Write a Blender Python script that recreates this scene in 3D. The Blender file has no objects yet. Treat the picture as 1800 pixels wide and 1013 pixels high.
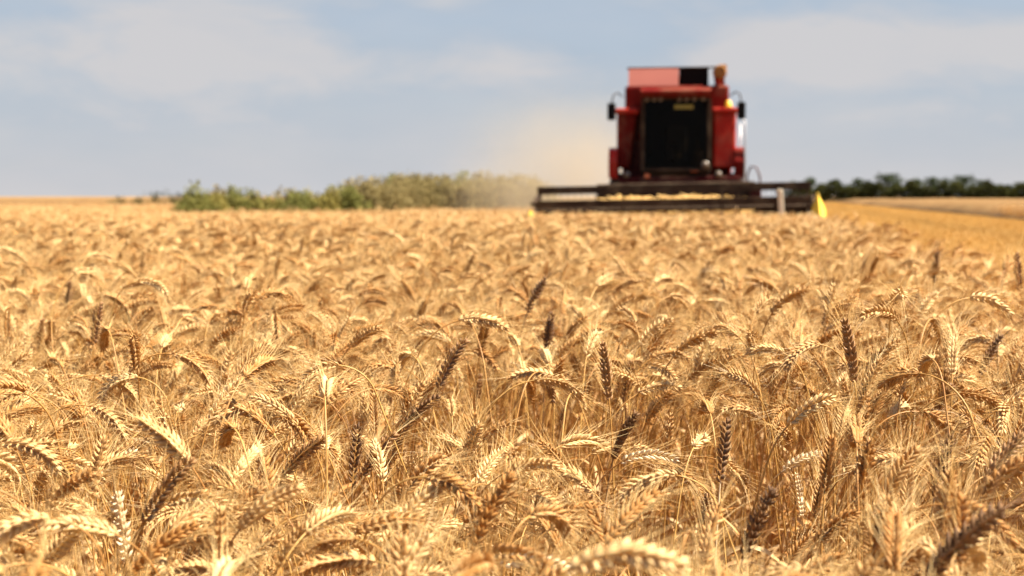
import bpy, bmesh, math, random
import numpy as np
from mathutils import Vector, Matrix

# ------------------------------------------------------------------ camera, light, exposure
S = bpy.context.scene
COL = S.collection
R = math.radians
EYE, LENS, SENSOR = 1.2, 50.0, 36.0
FPX = LENS / SENSOR * 1800.0                    # focal length in photograph pixels
HORIZON = 345.0
PITCH = math.atan((506.5 - HORIZON) / FPX)

cam = bpy.data.cameras.new('camera')
cam.lens, cam.sensor_width = LENS, SENSOR
cam.clip_start, cam.clip_end = 0.05, 6000
cam.dof.use_dof = True
cam.dof.focus_distance = 2.5
cam.dof.aperture_fstop = 5.0
camo = bpy.data.objects.new('camera', cam)
COL.objects.link(camo)
camo.location = (0, 0, EYE)
camo.rotation_euler = (R(90) - PITCH, 0, 0)
S.camera = camo

SUN_EL, SUN_AZ = R(57), R(100)                   # azimuth clockwise from +Y (the view direction)
sun = bpy.data.lights.new('sun', 'SUN')
sun.energy, sun.angle, sun.color = 5.0, R(0.6), (1.0, 0.93, 0.80)
suno = bpy.data.objects.new('sun', sun)
COL.objects.link(suno)
sd = Vector((math.sin(SUN_AZ) * math.cos(SUN_EL), math.cos(SUN_AZ) * math.cos(SUN_EL), math.sin(SUN_EL)))
suno.rotation_euler = sd.to_track_quat('Z', 'Y').to_euler()

W = bpy.data.worlds.new('World')
S.world = W
W.use_nodes = True
wn, wl = W.node_tree.nodes, W.node_tree.links
wn.clear()
def wnode(t, **k):
    n = wn.new(t)
    for a, b in k.items(): setattr(n, a, b)
    return n
def wmath(op, a, b=None, clamp=False):
    n = wnode('ShaderNodeMath', operation=op, use_clamp=clamp)
    for i, v in enumerate((a, b)):
        if v is None: continue
        if isinstance(v, (int, float)): n.inputs[i].default_value = v
        else: wl.new(v, n.inputs[i])
    return n.outputs[0]
sky = wnode('ShaderNodeTexSky', sky_type='NISHITA')
sky.sun_disc = False
sky.sun_elevation, sky.sun_rotation = SUN_EL, SUN_AZ
sky.air_density, sky.dust_density, sky.ozone_density = 0.9, 1.5, 3.5
tc = wnode('ShaderNodeTexCoord')
sep = wnode('ShaderNodeSeparateXYZ'); wl.new(tc.outputs['Generated'], sep.inputs[0])
mp = wnode('ShaderNodeMapping'); mp.inputs['Scale'].default_value = (5.0, 5.0, 15.0); mp.inputs['Location'].default_value = (3.1, 0.4, 0.0)
wl.new(tc.outputs['Generated'], mp.inputs[0])
no1 = wnode('ShaderNodeTexNoise'); no1.inputs['Scale'].default_value = 1.9; no1.inputs['Detail'].default_value = 8; no1.inputs['Roughness'].default_value = 0.6
no1.inputs['Distortion'].default_value = 0.4
wl.new(mp.outputs[0], no1.inputs['Vector'])
def blob(px, py, wx, wy, amp):
    """a broad bank of cloud (amp>0) or a clear gap (amp<0) in one direction of the sky"""
    ax, ez = math.atan((px - 900) / FPX), (HORIZON - py) / FPX
    c = (math.sin(ax), math.cos(ax), ez)
    dx = wmath('MULTIPLY', wmath('SUBTRACT', sep.outputs[0], c[0]), FPX / wx)
    dz = wmath('MULTIPLY', wmath('SUBTRACT', sep.outputs[2], c[2]), FPX / wy)
    front = wmath('GREATER_THAN', sep.outputs[1], 0.0)
    r2 = wmath('ADD', wmath('MULTIPLY', dx, dx), wmath('MULTIPLY', dz, dz))
    e = wmath('POWER', 2.718, wmath('MULTIPLY', r2, -1.0))
    return wmath('MULTIPLY', wmath('MULTIPLY', e, amp), front)
acc = no1.outputs['Fac']
for b in [(330, 90, 300, 110, .32), (1560, 95, 270, 60, .42), (1330, 130, 160, 30, .15), (900, 110, 110, 35, .26), (60, 40, 130, 45, -.22), (690, 45, 170, 55, -.22),
          (1060, 60, 130, 50, -.25), (1720, 15, 120, 25, -.25), (1650, 190, 250, 30, -.06), (230, 10, 60, 20, -.12), (400, 20, 130, 40, .08), (780, 10, 40, 25, .15), (560, 130, 120, 40, .1)]:
    acc = wmath('ADD', acc, blob(*b))
cover = wmath('MULTIPLY', wmath('SUBTRACT', acc, 0.34), 2.3, True)
hz = wmath('POWER', 2.718, wmath('MULTIPLY', wmath('MAXIMUM', sep.outputs[2], 0.0), -12.0))    # thick air low over the horizon
mixf = wmath('SUBTRACT', 1.0, wmath('MULTIPLY', wmath('SUBTRACT', 1.0, wmath('ADD', 0.74, wmath('MULTIPLY', cover, 0.25))), wmath('SUBTRACT', 1.0, wmath('MULTIPLY', hz, 0.9))))
fade = wmath('MULTIPLY', wmath('SUBTRACT', 0.42, sep.outputs[2]), 4.0, True)                    # clouds thin out overhead
mixf = wmath('MULTIPLY', mixf, fade)
bgs = wnode('ShaderNodeBackground'); bgs.inputs['Strength'].default_value = 0.05
wl.new(sky.outputs[0], bgs.inputs['Color'])
no2 = wnode('ShaderNodeTexNoise'); no2.inputs['Scale'].default_value = 2.2; no2.inputs['Detail'].default_value = 5
wl.new(mp.outputs[0], no2.inputs['Vector'])
cr = wnode('ShaderNodeValToRGB')
cr.color_ramp.elements[0].position, cr.color_ramp.elements[0].color = 0.0, (0.136, 0.160, 0.189, 1)
cr.color_ramp.elements[1].position, cr.color_ramp.elements[1].color = 1.0, (0.196, 0.194, 0.199, 1)
wl.new(wmath('ADD', wmath('MAXIMUM', cover, hz), wmath('MULTIPLY', wmath('SUBTRACT', no2.outputs['Fac'], 0.5), 0.7), True), cr.inputs[0])
bgc = wnode('ShaderNodeBackground'); bgc.inputs['Strength'].default_value = 1.0
wl.new(cr.outputs[0], bgc.inputs['Color'])
mx = wnode('ShaderNodeMixShader')
wl.new(mixf, mx.inputs[0]); wl.new(bgs.outputs[0], mx.inputs[1]); wl.new(bgc.outputs[0], mx.inputs[2])
wo = wnode('ShaderNodeOutputWorld'); wl.new(mx.outputs[0], wo.inputs[0])

S.view_settings.view_transform = 'Standard'
S.view_settings.look = 'None'
S.view_settings.exposure = 1.68
S.view_settings.gamma = 1.0
S.render.engine = 'CYCLES'
S.cycles.use_denoising = True
S.cycles.max_bounces = 7
S.cycles.diffuse_bounces = 3
S.cycles.glossy_bounces = 3
S.cycles.transmission_bounces = 4
S.cycles.transparent_max_bounces = 8
S.cycles.volume_bounces = 1
S.cycles.volume_step_rate = 1.5
S.cycles.sample_clamp_indirect = 6.0

def at(px, py, depth):
    """world point seen at a photograph pixel, DEPTH metres along +Y"""
    xc, yc = (px - 900) / FPX, -(py - 506.5) / FPX
    d = Vector((xc, math.cos(PITCH) + yc * math.sin(PITCH), -math.sin(PITCH) + yc * math.cos(PITCH)))
    return Vector((0, 0, EYE)) + d * (depth / d.y)
def project(p):
    q = Vector(p) - Vector((0, 0, EYE))
    f = q.y * math.cos(PITCH) - q.z * math.sin(PITCH)
    u = q.y * math.sin(PITCH) + q.z * math.cos(PITCH)
    return 900 + FPX * q.x / f, 506.5 - FPX * u / f

# ------------------------------------------------------------------ materials
def mat(name, color, rough=0.6, metal=0.0, var=0.0, vscale=8.0, rnd=0.0, transl=0.0, spec=0.5, color2=None, coat=0.0, dust=None, bump=0.0):
    """Principled material; colour varies with object-space noise (var) and from one object to the next (rnd)"""
    m = bpy.data.materials.new(name); m.use_nodes = True
    n, l = m.node_tree.nodes, m.node_tree.links
    b = n['Principled BSDF']; out = n['Material Output']
    b.inputs['Roughness'].default_value = rough; b.inputs['Metallic'].default_value = metal
    b.inputs['Specular IOR Level'].default_value = spec
    b.inputs['Coat Weight'].default_value = coat
    c1 = (*color, 1); c2 = (*(color2 or [x * 0.55 for x in color]), 1)
    col = None
    if var or rnd:
        fac = None
        if var:
            t = n.new('ShaderNodeTexCoord'); z = n.new('ShaderNodeTexNoise')
            z.inputs['Scale'].default_value = vscale; z.inputs['Detail'].default_value = 5
            l.new(t.outputs['Object'], z.inputs['Vector'])
            mr = n.new('ShaderNodeMapRange'); mr.inputs[1].default_value = 0.3; mr.inputs[2].default_value = 0.7
            mr.inputs[3].default_value = 0; mr.inputs[4].default_value = var
            l.new(z.outputs['Fac'], mr.inputs[0]); fac = mr.outputs[0]
            if bump:
                bp = n.new('ShaderNodeBump'); bp.inputs['Strength'].default_value = bump
                l.new(z.outputs['Fac'], bp.inputs['Height']); l.new(bp.outputs[0], b.inputs['Normal'])
        if rnd:
            oi = n.new('ShaderNodeObjectInfo'); k = n.new('ShaderNodeMath'); k.operation = 'MULTIPLY_ADD'; k.use_clamp = True
            k.inputs[1].default_value = rnd
            l.new(oi.outputs['Random'], k.inputs[0])
            if fac is not None: l.new(fac, k.inputs[2])
            else: k.inputs[2].default_value = 0.0
            fac = k.outputs[0]
        x = n.new('ShaderNodeMix'); x.data_type = 'RGBA'
        x.inputs['A'].default_value = c1; x.inputs['B'].default_value = c2
        l.new(fac, x.inputs['Factor']); col = x.outputs['Result']
    if dust:
        # dust settled on the faces that look up
        g = n.new('ShaderNodeNewGeometry'); s = n.new('ShaderNodeSeparateXYZ'); l.new(g.outputs['Normal'], s.inputs[0])
        t2 = n.new('ShaderNodeTexNoise'); t2.inputs['Scale'].default_value = 3.0; t2.inputs['Detail'].default_value = 6
        tc2 = n.new('ShaderNodeTexCoord'); l.new(tc2.outputs['Object'], t2.inputs['Vector'])
        k = n.new('ShaderNodeMath'); k.operation = 'MULTIPLY_ADD'; k.use_clamp = True
        k.inputs[1].default_value = dust; l.new(s.outputs[2], k.inputs[0])
        k2 = n.new('ShaderNodeMath'); k2.operation = 'MULTIPLY_ADD'; k2.inputs[1].default_value = 0.6; k2.inputs[2].default_value = -0.27
        l.new(t2.outputs['Fac'], k2.inputs[0]); l.new(k2.outputs[0], k.inputs[2])
        x = n.new('ShaderNodeMix'); x.data_type = 'RGBA'
        if col is not None: l.new(col, x.inputs['A'])
        else: x.inputs['A'].default_value = c1
        x.inputs['B'].default_value = (0.36, 0.26, 0.15, 1)
        l.new(k.outputs[0], x.inputs['Factor']); col = x.outputs['Result']
    if col is not None: l.new(col, b.inputs['Base Color'])
    else: b.inputs['Base Color'].default_value = c1
    if transl:
        tr = n.new('ShaderNodeBsdfTranslucent'); ms = n.new('ShaderNodeMixShader'); ms.inputs[0].default_value = transl
        if col is not None: l.new(col, tr.inputs['Color'])
        else: tr.inputs['Color'].default_value = c1
        l.new(b.outputs[0], ms.inputs[1]); l.new(tr.outputs[0], ms.inputs[2]); l.new(ms.outputs[0], out.inputs[0])
    return m

M = {}
M['stem'] = mat('straw_stem', (0.56, 0.33, 0.09), 0.5, var=.5, vscale=14, rnd=.6, transl=.1, spec=.4, color2=(0.34, 0.14, 0.03))
M['ear'] = mat('ripe_ear', (0.82, 0.60, 0.285), 0.65, var=.6, vscale=70, rnd=.8, transl=.14, spec=.35, color2=(0.41, 0.188, 0.044))
M['awn'] = mat('awn_bristle', (0.84, 0.61, 0.27), 0.4, rnd=.6, transl=.35, color2=(0.64, 0.36, 0.10))
M['leaf'] = mat('dry_leaf', (0.80, 0.60, 0.32), 0.65, var=.8, vscale=22, rnd=.6, transl=.28, spec=.3, color2=(0.46, 0.21, 0.052))
M['dark_ear'] = mat('shaded_dark_ear', (0.25, 0.122, 0.040), 0.75, var=.9, vscale=60, color2=(0.07, 0.032, 0.012))  # ears seen from their shadow side, the shade put into the colour
M['dark_stem'] = mat('shaded_dark_stem', (0.20, 0.10, 0.035), 0.6, var=.6, vscale=14)  # stem of those ears, darkened by colour for the same shade
M['pale_ear'] = mat('bleached_ear', (0.85, 0.68, 0.43), 0.5, var=.4, vscale=60, transl=.15, color2=(0.62, 0.40, 0.18))
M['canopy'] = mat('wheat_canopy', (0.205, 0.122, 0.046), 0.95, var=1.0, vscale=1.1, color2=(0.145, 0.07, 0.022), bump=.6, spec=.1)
M['soil'] = mat('field_soil', (0.30, 0.18, 0.065), 0.95, var=1.0, vscale=.9, color2=(0.18, 0.10, 0.04), spec=.1)
M['stubble'] = mat('cut_stubble', (0.60, 0.39, 0.115), 0.7, var=.7, vscale=.35, rnd=.4, transl=.15, color2=(0.43, 0.22, 0.045))
M['red'] = mat('red_paint', (0.15, 0.0065, 0.0035), 0.55, var=.7, vscale=2.0, color2=(0.075, 0.0035, 0.002), dust=.03, spec=.08)
M['lit_red'] = mat('lit_red_paint', (0.41, 0.018, 0.009), 0.5, var=.5, vscale=2.5, color2=(0.25, 0.011, 0.006), dust=.03, spec=.15)  # brighter copy of the red, sunlit look put into the colour
M['pinkish_red'] = mat('pinkish_red_paint', (0.30, 0.092, 0.066), 0.6, var=.5, vscale=1.4, color2=(0.24, 0.062, 0.044), spec=.3)
M['dark_red'] = mat('dark_red_paint', (0.06, 0.003, 0.002), 0.6, var=.5, vscale=3.0, dust=.06, spec=.15)
M['black'] = mat('black_paint', (0.004, 0.003, 0.003), 0.8, var=.4, vscale=4, color2=(0.009, 0.006, 0.005), spec=.1)
M['steel'] = mat('dull_dark_steel', (0.046, 0.025, 0.014), 0.7, var=.8, vscale=4, color2=(0.018, 0.010, 0.006), dust=.05, spec=.12)
M['grey'] = mat('grey_pipe', (0.42, 0.40, 0.40), 0.4, metal=.4, var=.3, vscale=4)
M['rubber'] = mat('tyre_rubber', (0.02, 0.018, 0.017), 0.85, var=.6, vscale=5, color2=(0.07, 0.05, 0.035), dust=.2)
M['rim'] = mat('rim_paint', (0.55, 0.42, 0.22), 0.5, var=.4, vscale=5)
M['yellow'] = mat('yellow_paint', (0.85, 0.54, 0.04), 0.45, var=.3, vscale=4, color2=(0.66, 0.42, 0.03))
M['cream'] = mat('cream_paint', (0.74, 0.60, 0.42), 0.55, var=.4, vscale=5)
M['rust'] = mat('rusty_tan', (0.24, 0.105, 0.025), 0.8, var=.7, vscale=7, color2=(0.13, 0.05, 0.014), spec=.2)
M['lamp'] = mat('lamp_lens', (0.16, 0.12, 0.085), 0.3, var=.3, vscale=9, spec=.4)
M['amber'] = mat('amber_lens', (0.90, 0.48, 0.03), 0.2, spec=.8)
M['orange'] = mat('orange_lens', (0.75, 0.16, 0.03), 0.25, spec=.8)
M['olive'] = mat('olive_sticker', (0.24, 0.20, 0.03), 0.6, var=.4, vscale=30)
M['interior'] = mat('cab_interior', (0.016, 0.009, 0.006), 0.9, var=.4, vscale=6)
M['seat'] = mat('seat_fabric', (0.06, 0.055, 0.045), 0.85, var=.4, vscale=12)
M['crop'] = mat('cut_crop', (0.74, 0.46, 0.13), 0.7, var=.8, vscale=18, color2=(0.45, 0.23, 0.06), transl=.1)
M['bark'] = mat('tree_bark', (0.09, 0.065, 0.045), 0.9, var=.6, vscale=4)
M['crown'] = mat('tree_leaf', (0.055, 0.068, 0.020), 0.8, var=.8, vscale=.45, rnd=.3, transl=.2, color2=(0.028, 0.038, 0.013), spec=.05)
M['crown_bright'] = mat('bright_tree_leaf', (0.075, 0.095, 0.016), 0.7, var=.8, vscale=.5, transl=.2, color2=(0.04, 0.055, 0.012), spec=.2)
M['scrub'] = mat('scrub_leaf', (0.065, 0.065, 0.018), 0.8, var=.9, vscale=.35, transl=.2, color2=(0.02, 0.023, 0.007), spec=.05)
M['weed'] = mat('weed_leaf', (0.24, 0.225, 0.06), 0.75, var=.6, vscale=.9, rnd=.4, transl=.4, spec=.1, color2=(0.115, 0.12, 0.03))
M['yellow_weed'] = mat('yellowing_weed_leaf', (0.32, 0.26, 0.07), 0.75, var=.6, vscale=.9, rnd=.3, transl=.4, spec=.1, color2=(0.20, 0.175, 0.045))
M['dry_weed'] = mat('dry_weed_leaf', (0.29, 0.225, 0.095), 0.8, var=.4, vscale=.9, rnd=.2, transl=.4, spec=.1, color2=(0.22, 0.18, 0.07))
def glass(name):
    m = bpy.data.materials.new(name); m.use_nodes = True
    n, l = m.node_tree.nodes, m.node_tree.links
    n.remove(n['Principled BSDF'])
    t = n.new('ShaderNodeBsdfTransparent'); t.inputs[0].default_value = (0.50, 0.46, 0.40, 1)
    g = n.new('ShaderNodeBsdfGlossy'); g.inputs['Roughness'].default_value = 0.08; g.inputs[0].default_value = (0.8, 0.8, 0.8, 1)
    f = n.new('ShaderNodeFresnel'); f.inputs[0].default_value = 1.15
    x = n.new('ShaderNodeMixShader'); l.new(f.outputs[0], x.inputs[0]); l.new(t.outputs[0], x.inputs[1]); l.new(g.outputs[0], x.inputs[2])
    l.new(x.outputs[0], n['Material Output'].inputs[0])
    return m
M['glass'] = glass('tinted_glass')

# ------------------------------------------------------------------ mesh helpers
class MB:
    """collects shapes; build() links them as ONE mesh object"""
    def __init__(s): s.v, s.f, s.m = [], [], []
    def add(s, vs, fs, m=0):
        o = len(s.v); s.v.extend([tuple(x) for x in vs]); s.f.extend([tuple(i + o for i in f) for f in fs]); s.m.extend([m] * len(fs))
    def box(s, x0, x1, y0, y1, z0, z1, m=0, bev=0.0, taper=None):
        bm = bmesh.new(); bmesh.ops.create_cube(bm, size=1)
        for v in bm.verts:
            v.co = ((x0 + x1) / 2 + v.co.x * (x1 - x0), (y0 + y1) / 2 + v.co.y * (y1 - y0), (z0 + z1) / 2 + v.co.z * (z1 - z0))
        if bev: bmesh.ops.bevel(bm, geom=bm.edges[:], offset=bev, segments=2, affect='EDGES', profile=0.5)
        if taper: 
            for v in bm.verts: v.co = taper(v.co)
        s.add_bm(bm, m)
    def add_bm(s, bm, m=0):
        bm.verts.index_update(); s.add([v.co[:] for v in bm.verts], [[v.index for v in f.verts] for f in bm.faces], m); bm.free()
    def prism(s, prof, x0, x1, m=0):
        """outline in the Y-Z plane, swept along X"""
        k = len(prof); vs = [(x0, y, z) for y, z in prof] + [(x1, y, z) for y, z in prof]
        s.add(vs, [tuple(range(k))[::-1], tuple(range(k, 2 * k))] + [(i, (i + 1) % k, k + (i + 1) % k, k + i) for i in range(k)], m)
    def tube(s, pts, rad, sides=8, m=0, cap=True):
        pts = [Vector(p) for p in pts]; n = len(pts)
        rad = rad if hasattr(rad, '__len__') else [rad] * n
        vs, fs = [], []; up = None
        for i, p in enumerate(pts):
            t = (pts[min(i + 1, n - 1)] - pts[max(i - 1, 0)]).normalized()
            if up is None: up = t.orthogonal().normalized()
            up = (up - t * up.dot(t)).normalized(); w = t.cross(up)
            for k in range(sides):
                a = 2 * math.pi * k / sides; vs.append(p + (up * math.cos(a) + w * math.sin(a)) * rad[i])
        for i in range(n - 1):
            for k in range(sides):
                a, b = i * sides + k, i * sides + (k + 1) % sides; fs.append((a, b, b + sides, a + sides))
        if cap: fs += [tuple(range(sides))[::-1], tuple(range((n - 1) * sides, n * sides))]
        s.add(vs, fs, m)
    def lathe(s, prof, c, axis='X', seg=24, m=0):
        """(radius, offset) profile spun about an axis through c"""
        vs, fs = [], []; k = len(prof)
        for i in range(seg):
            a = 2 * math.pi * i / seg; ca, sa = math.cos(a), math.sin(a)
            for r, h in prof:
                vs.append({'X': (c[0] + h, c[1] + r * ca, c[2] + r * sa), 'Z': (c[0] + r * ca, c[1] + r * sa, c[2] + h), 'Y': (c[0] + r * ca, c[1] + h, c[2] + r * sa)}[axis])
        for i in range(seg):
            for j in range(k - 1):
                a, b = i * k + j, ((i + 1) % seg) * k + j; fs.append((a, b, b + 1, a + 1))
        s.add(vs, fs, m)
    def mesh(s, name, mats, smooth=False):
        me = bpy.data.meshes.new(name); me.from_pydata(s.v, [], s.f)
        for x in mats: me.materials.append(x)
        me.polygons.foreach_set('material_index', s.m)
        if smooth: me.polygons.foreach_set('use_smooth', [True] * len(s.f))
        me.update(); return me
    def build(s, name, mats, parent=None, smooth=False):
        return link(name, s.mesh(name, mats if isinstance(mats, list) else [mats], smooth), parent)
def link(name, data, parent=None):
    o = bpy.data.objects.new(name, data); COL.objects.link(o); o.parent = parent; return o
def tag(o, label=None, cat=None, group=None, kind=None):
    for k, v in (('label', label), ('category', cat), ('group', group), ('kind', kind)):
        if v: o[k] = v
    return o
def thing(name, loc, label, cat, rz=0, group=None):
    o = link(name, None); o.location = loc; o.rotation_euler = (0, 0, rz); return tag(o, label, cat, group)

# ------------------------------------------------------------------ the lie of the land
def edge(y): return 3.0 + (y - 10.5) * 0.18            # right edge of the standing wheat
LANE = 10.0                                             # width of the cut lane beside it
CX, CY, CROT = 3.73, 32.6, R(-7.6)                      # the combine

ns, nd = 70, 3000
g = MB(); xs = [-nd, -300, -120, -60, -30, -15, 0, 15, 30, 60, 120, 300, nd]; ys = [-200, -20, 0, 10, 20, 30, 45, 60, 90, 130, 180, 260, 400, nd]
g.add([(x, y, 0) for y in ys for x in xs], [(j * len(xs) + i, j * len(xs) + i + 1, (j + 1) * len(xs) + i + 1, (j + 1) * len(xs) + i) for j in range(len(ys) - 1) for i in range(len(xs) - 1)])
tag(g.build('ground', M['soil']), kind='structure')

# ------------------------------------------------------------------ wheat stalks
rng = np.random.default_rng(7)
def spine(theta_lean, theta_end, ear_len, bend_len, power, top, twist, wob):
    """points and tangents of a stalk that bends in its own X-Z plane; straight below, bowed from the neck on"""
    n = 44; sb = bend_len + ear_len; ds = sb / n
    th = [theta_lean + (theta_end - theta_lean) * (i / n) ** power for i in range(n + 1)]
    P = [np.zeros(3)]
    for i in range(n):
        a = (th[i] + th[i + 1]) / 2; b = wob * math.sin(i / n * 3.0)
        P.append(P[-1] + ds * np.array([math.sin(a), b * .4, math.cos(a)]))
    P = np.array(P); low = top - P[:, 2].max()
    k = 9; base = np.array([[-(1 - (j / k)) ** 1.0 * math.tan(theta_lean) * low * .9, 0, low * j / k] for j in range(k)])
    off = base[0].copy(); base -= off; P = P + np.array([-off[0], 0, low]); 
    i_ear = int(round(n * bend_len / sb))
    return base, P, i_ear
def frames(P):
    T = np.gradient(P, axis=0); T /= np.linalg.norm(T, axis=1)[:, None]
    B = np.tile(np.array([0., 1., 0.]), (len(P), 1)); B -= T * (B * T).sum(1)[:, None]; B /= np.linalg.norm(B, axis=1)[:, None]
    return T, np.cross(B, T), B
def floret(mb, base, axis, side, length, wid, sides=6, rings=((0, .35), (.22, .85), (.5, 1.0), (.8, .55), (1, .06)), m=0):
    axis = axis / np.linalg.norm(axis); u = side - axis * side.dot(axis); u /= np.linalg.norm(u); w = np.cross(axis, u)
    vs, fs = [], []
    for t, r in rings:
        for k in range(sides):
            a = 2 * math.pi * k / sides
            vs.append(base + axis * t * length + (u * math.cos(a) * wid + w * math.sin(a) * wid * .8) * r)
    for i in range(len(rings) - 1):
        for k in range(sides):
            a, b = i * sides + k, i * sides + (k + 1) % sides; fs.append((a, b, b + sides, a + sides))
    mb.add(vs, fs, m)
def hair(mb, p, d, bend, length, r0, seg=3, m=0, sides=3):
    d = d / np.linalg.norm(d); q = p.copy(); pts = [q.copy()]
    for i in range(seg):
        d = d + bend / seg; d /= np.linalg.norm(d); q = q + d * length / seg; pts.append(q.copy())
    mb.tube(pts, [r0 * (1 - .75 * i / seg) for i in range(seg + 1)], sides, m, cap=False)
def leaf_blade(mb, p, az, up, length, wid, droop, tw, m=0, seg=9):
    d = np.array([math.cos(az) * math.cos(up), math.sin(az) * math.cos(up), math.sin(up)]); q = np.array(p, float); vs, fs = [], []
    for i in range(seg + 1):
        t = i / seg; s = np.cross(d, [0, 0, 1.0]); s /= (np.linalg.norm(s) + 1e-6); nrm = np.cross(s, d)
        a = tw * t; side = s * math.cos(a) + nrm * math.sin(a); w = wid * (1 - t ** 2.2) * (.55 + .45 * min(1, t * 5)) + .0004; fold = np.cross(side, d) * w * .35
        vs += [q - side * w + fold, q, q + side * w + fold]
        d = d + np.array([0, 0, -droop / seg]) * (0.4 + t * 1.6); d /= np.linalg.norm(d); q = q + d * length / seg
    for i in range(seg):
        a = i * 3; fs += [(a, a + 1, a + 4, a + 3), (a + 1, a + 2, a + 5, a + 4)]
    mb.add(vs, fs, m)
POSTURE = {  # lean, end angle of the ear tip, power of the bend
    'upright': [(3, 9, 1.3), (5, 24, 1.3), (2, 16, 1.5), (9, 38, 1.3)],
    'leaning': [(8, 58, 1.3), (14, 72, 1.2), (10, 82, 1.5)],
    'arched': [(14, 104, 1.2), (20, 122, 1.1), (10, 112, 1.4), (22, 98, 1.0)],
    'hooked': [(24, 150, 1.0), (16, 168, 1.1), (30, 140, .9)]}
def make_stalk(lean, end, power, rs, lod=0, top=0.8, ear_len=None):
    """MBs for stem, ear, awns and leaves of one stalk, and the middle of its ear"""
    el = ear_len or rs.uniform(.075, .105); bl = rs.uniform(.07, .14)
    base, P, ie = spine(R(lean), R(end), el, bl, power, top, 0, rs.uniform(-.25, .25))
    T, N, B = frames(P); stem, ear, awn, lf, lf2 = MB(), MB(), MB(), MB(), MB()
    pts = list(base) + list(P[:ie + 2:3]) + [P[ie + 1]]
    if lod == 0:
        stem.tube(pts, list(np.linspace(.0021, .0012, len(pts))), 6, cap=False)
        for h in (.3, .55): 
            j = int(h * 9); stem.tube([base[j] - [0, 0, .004], base[j], base[j] + [0, 0, .004]], [.0019, .0028, .0019], 6)
    else:
        stem.tube([p for p in pts if p[2] > .25], .0019, 3, cap=False)
    phi = rs.uniform(0, math.pi); nsp = 20 if lod == 0 else 16
    L = len(P) - 1 - ie
    for i in range(nsp):
        f = ie + L * (i + .3) / nsp; j = int(f); w = f - j; p = P[j] * (1 - w) + P[min(j + 1, len(P) - 1)] * w; t = T[j]
        sd_ = 1 if i % 2 else -1; D = N[j] * math.cos(phi) + B[j] * math.sin(phi); E = np.cross(t, D)
        size = (.72 + .5 * math.sin(math.pi * (i + 1.5) / (nsp + 1.5))) * rs.uniform(.94, 1.28)
        a = R(rs.uniform(22, 34)); ax = t * math.cos(a) + D * sd_ * math.sin(a); b0 = p + D * sd_ * .0016
        for q in ((-1, 0, 1) if lod == 0 else (0,)):
            if lod == 0 and rs.random() < .07: continue
            e = ax + E * q * .5; fl = (.0125 if q else .0115) * size
            if lod == 0: floret(ear, b0 + E * q * .0012, e, E, fl, .0026 * size)
            else: floret(ear, b0, e, E, .0135 * size, .0052 * size, 4, ((0, .4), (.35, 1), (1, .1)))
            if (q and lod == 0) or (lod and i % 2 == 0 or (lod and i > 11)):
                tipp = b0 + e / np.linalg.norm(e) * fl; fr = i / nsp
                hd = t * 1.0 + D * sd_ * rs.uniform(.12, .5) + E * (q or rs.uniform(-1, 1)) * rs.uniform(.1, .42)
                hair(awn, tipp, hd, (D * sd_ + E * q) * .18 + np.array([0, 0, -.08]), rs.uniform(.045, .075) * (.75 + .35 * fr) * (rs.uniform(.2, .7) if rs.random() < .22 else 1), .00050 if lod == 0 else .0009, 3 if lod == 0 else 2)
    floret(ear, P[-2], T[-1], B[-1], .012, .0028)
    for q in range(3): hair(awn, P[-1] + T[-1] * .008, T[-1] + B[-1] * rs.uniform(-.25, .25) + N[-1] * rs.uniform(-.25, .25), np.zeros(3), .05, .0004, 2)
    for h, lf_ in ((rs.uniform(.42, .6), lf), (rs.uniform(.3, .55), lf2)) if lod == 0 else ((rs.uniform(.45, .6), lf),):
        j = min(int(h / top * 9), 8)
        leaf_blade(lf_, base[j], rs.uniform(0, 6.28), R(rs.uniform(35, 78)), rs.uniform(.13, .24), rs.uniform(.003, .0058), rs.uniform(1.6, 3.6), rs.uniform(-3, 3))
    mid = P[(ie + len(P)) // 2]
    return stem, ear, awn, lf, mid, P[ie], P[-1], max(P[:, 2]), lf2
STALKM = [M['stem'], M['ear'], M['awn'], M['leaf']]
variants = []           # (posture, stalk meshes, anchor points)
rs = random.Random(11)
def stalk_meshes(st):
    return (st[0].mesh('stem', [M['stem']], True), st[1].mesh('ear', [M['ear']], True), st[2].mesh('awn_beard', [M['awn']], True), st[3].mesh('leaf', [M['leaf']], True), st[8].mesh('leaf', [M['leaf']], True))
for post, reps in (('upright', 2), ('leaning', 4), ('arched', 3), ('hooked', 3)):
    for rep in range(reps):
        for (a, b, p) in POSTURE[post]:
            st = make_stalk(a + rs.uniform(-2, 2), b + rs.uniform(-6, 6), p, rs)
            variants.append((post, st, stalk_meshes(st)))
weights = {'upright': .17, 'leaning': .40, 'arched': .24, 'hooked': .19}
NV = len(variants)
vw = np.array([weights[v[0]] / sum(1 for q in variants if q[0] == v[0]) for v in variants]); vw /= vw.sum()

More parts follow.
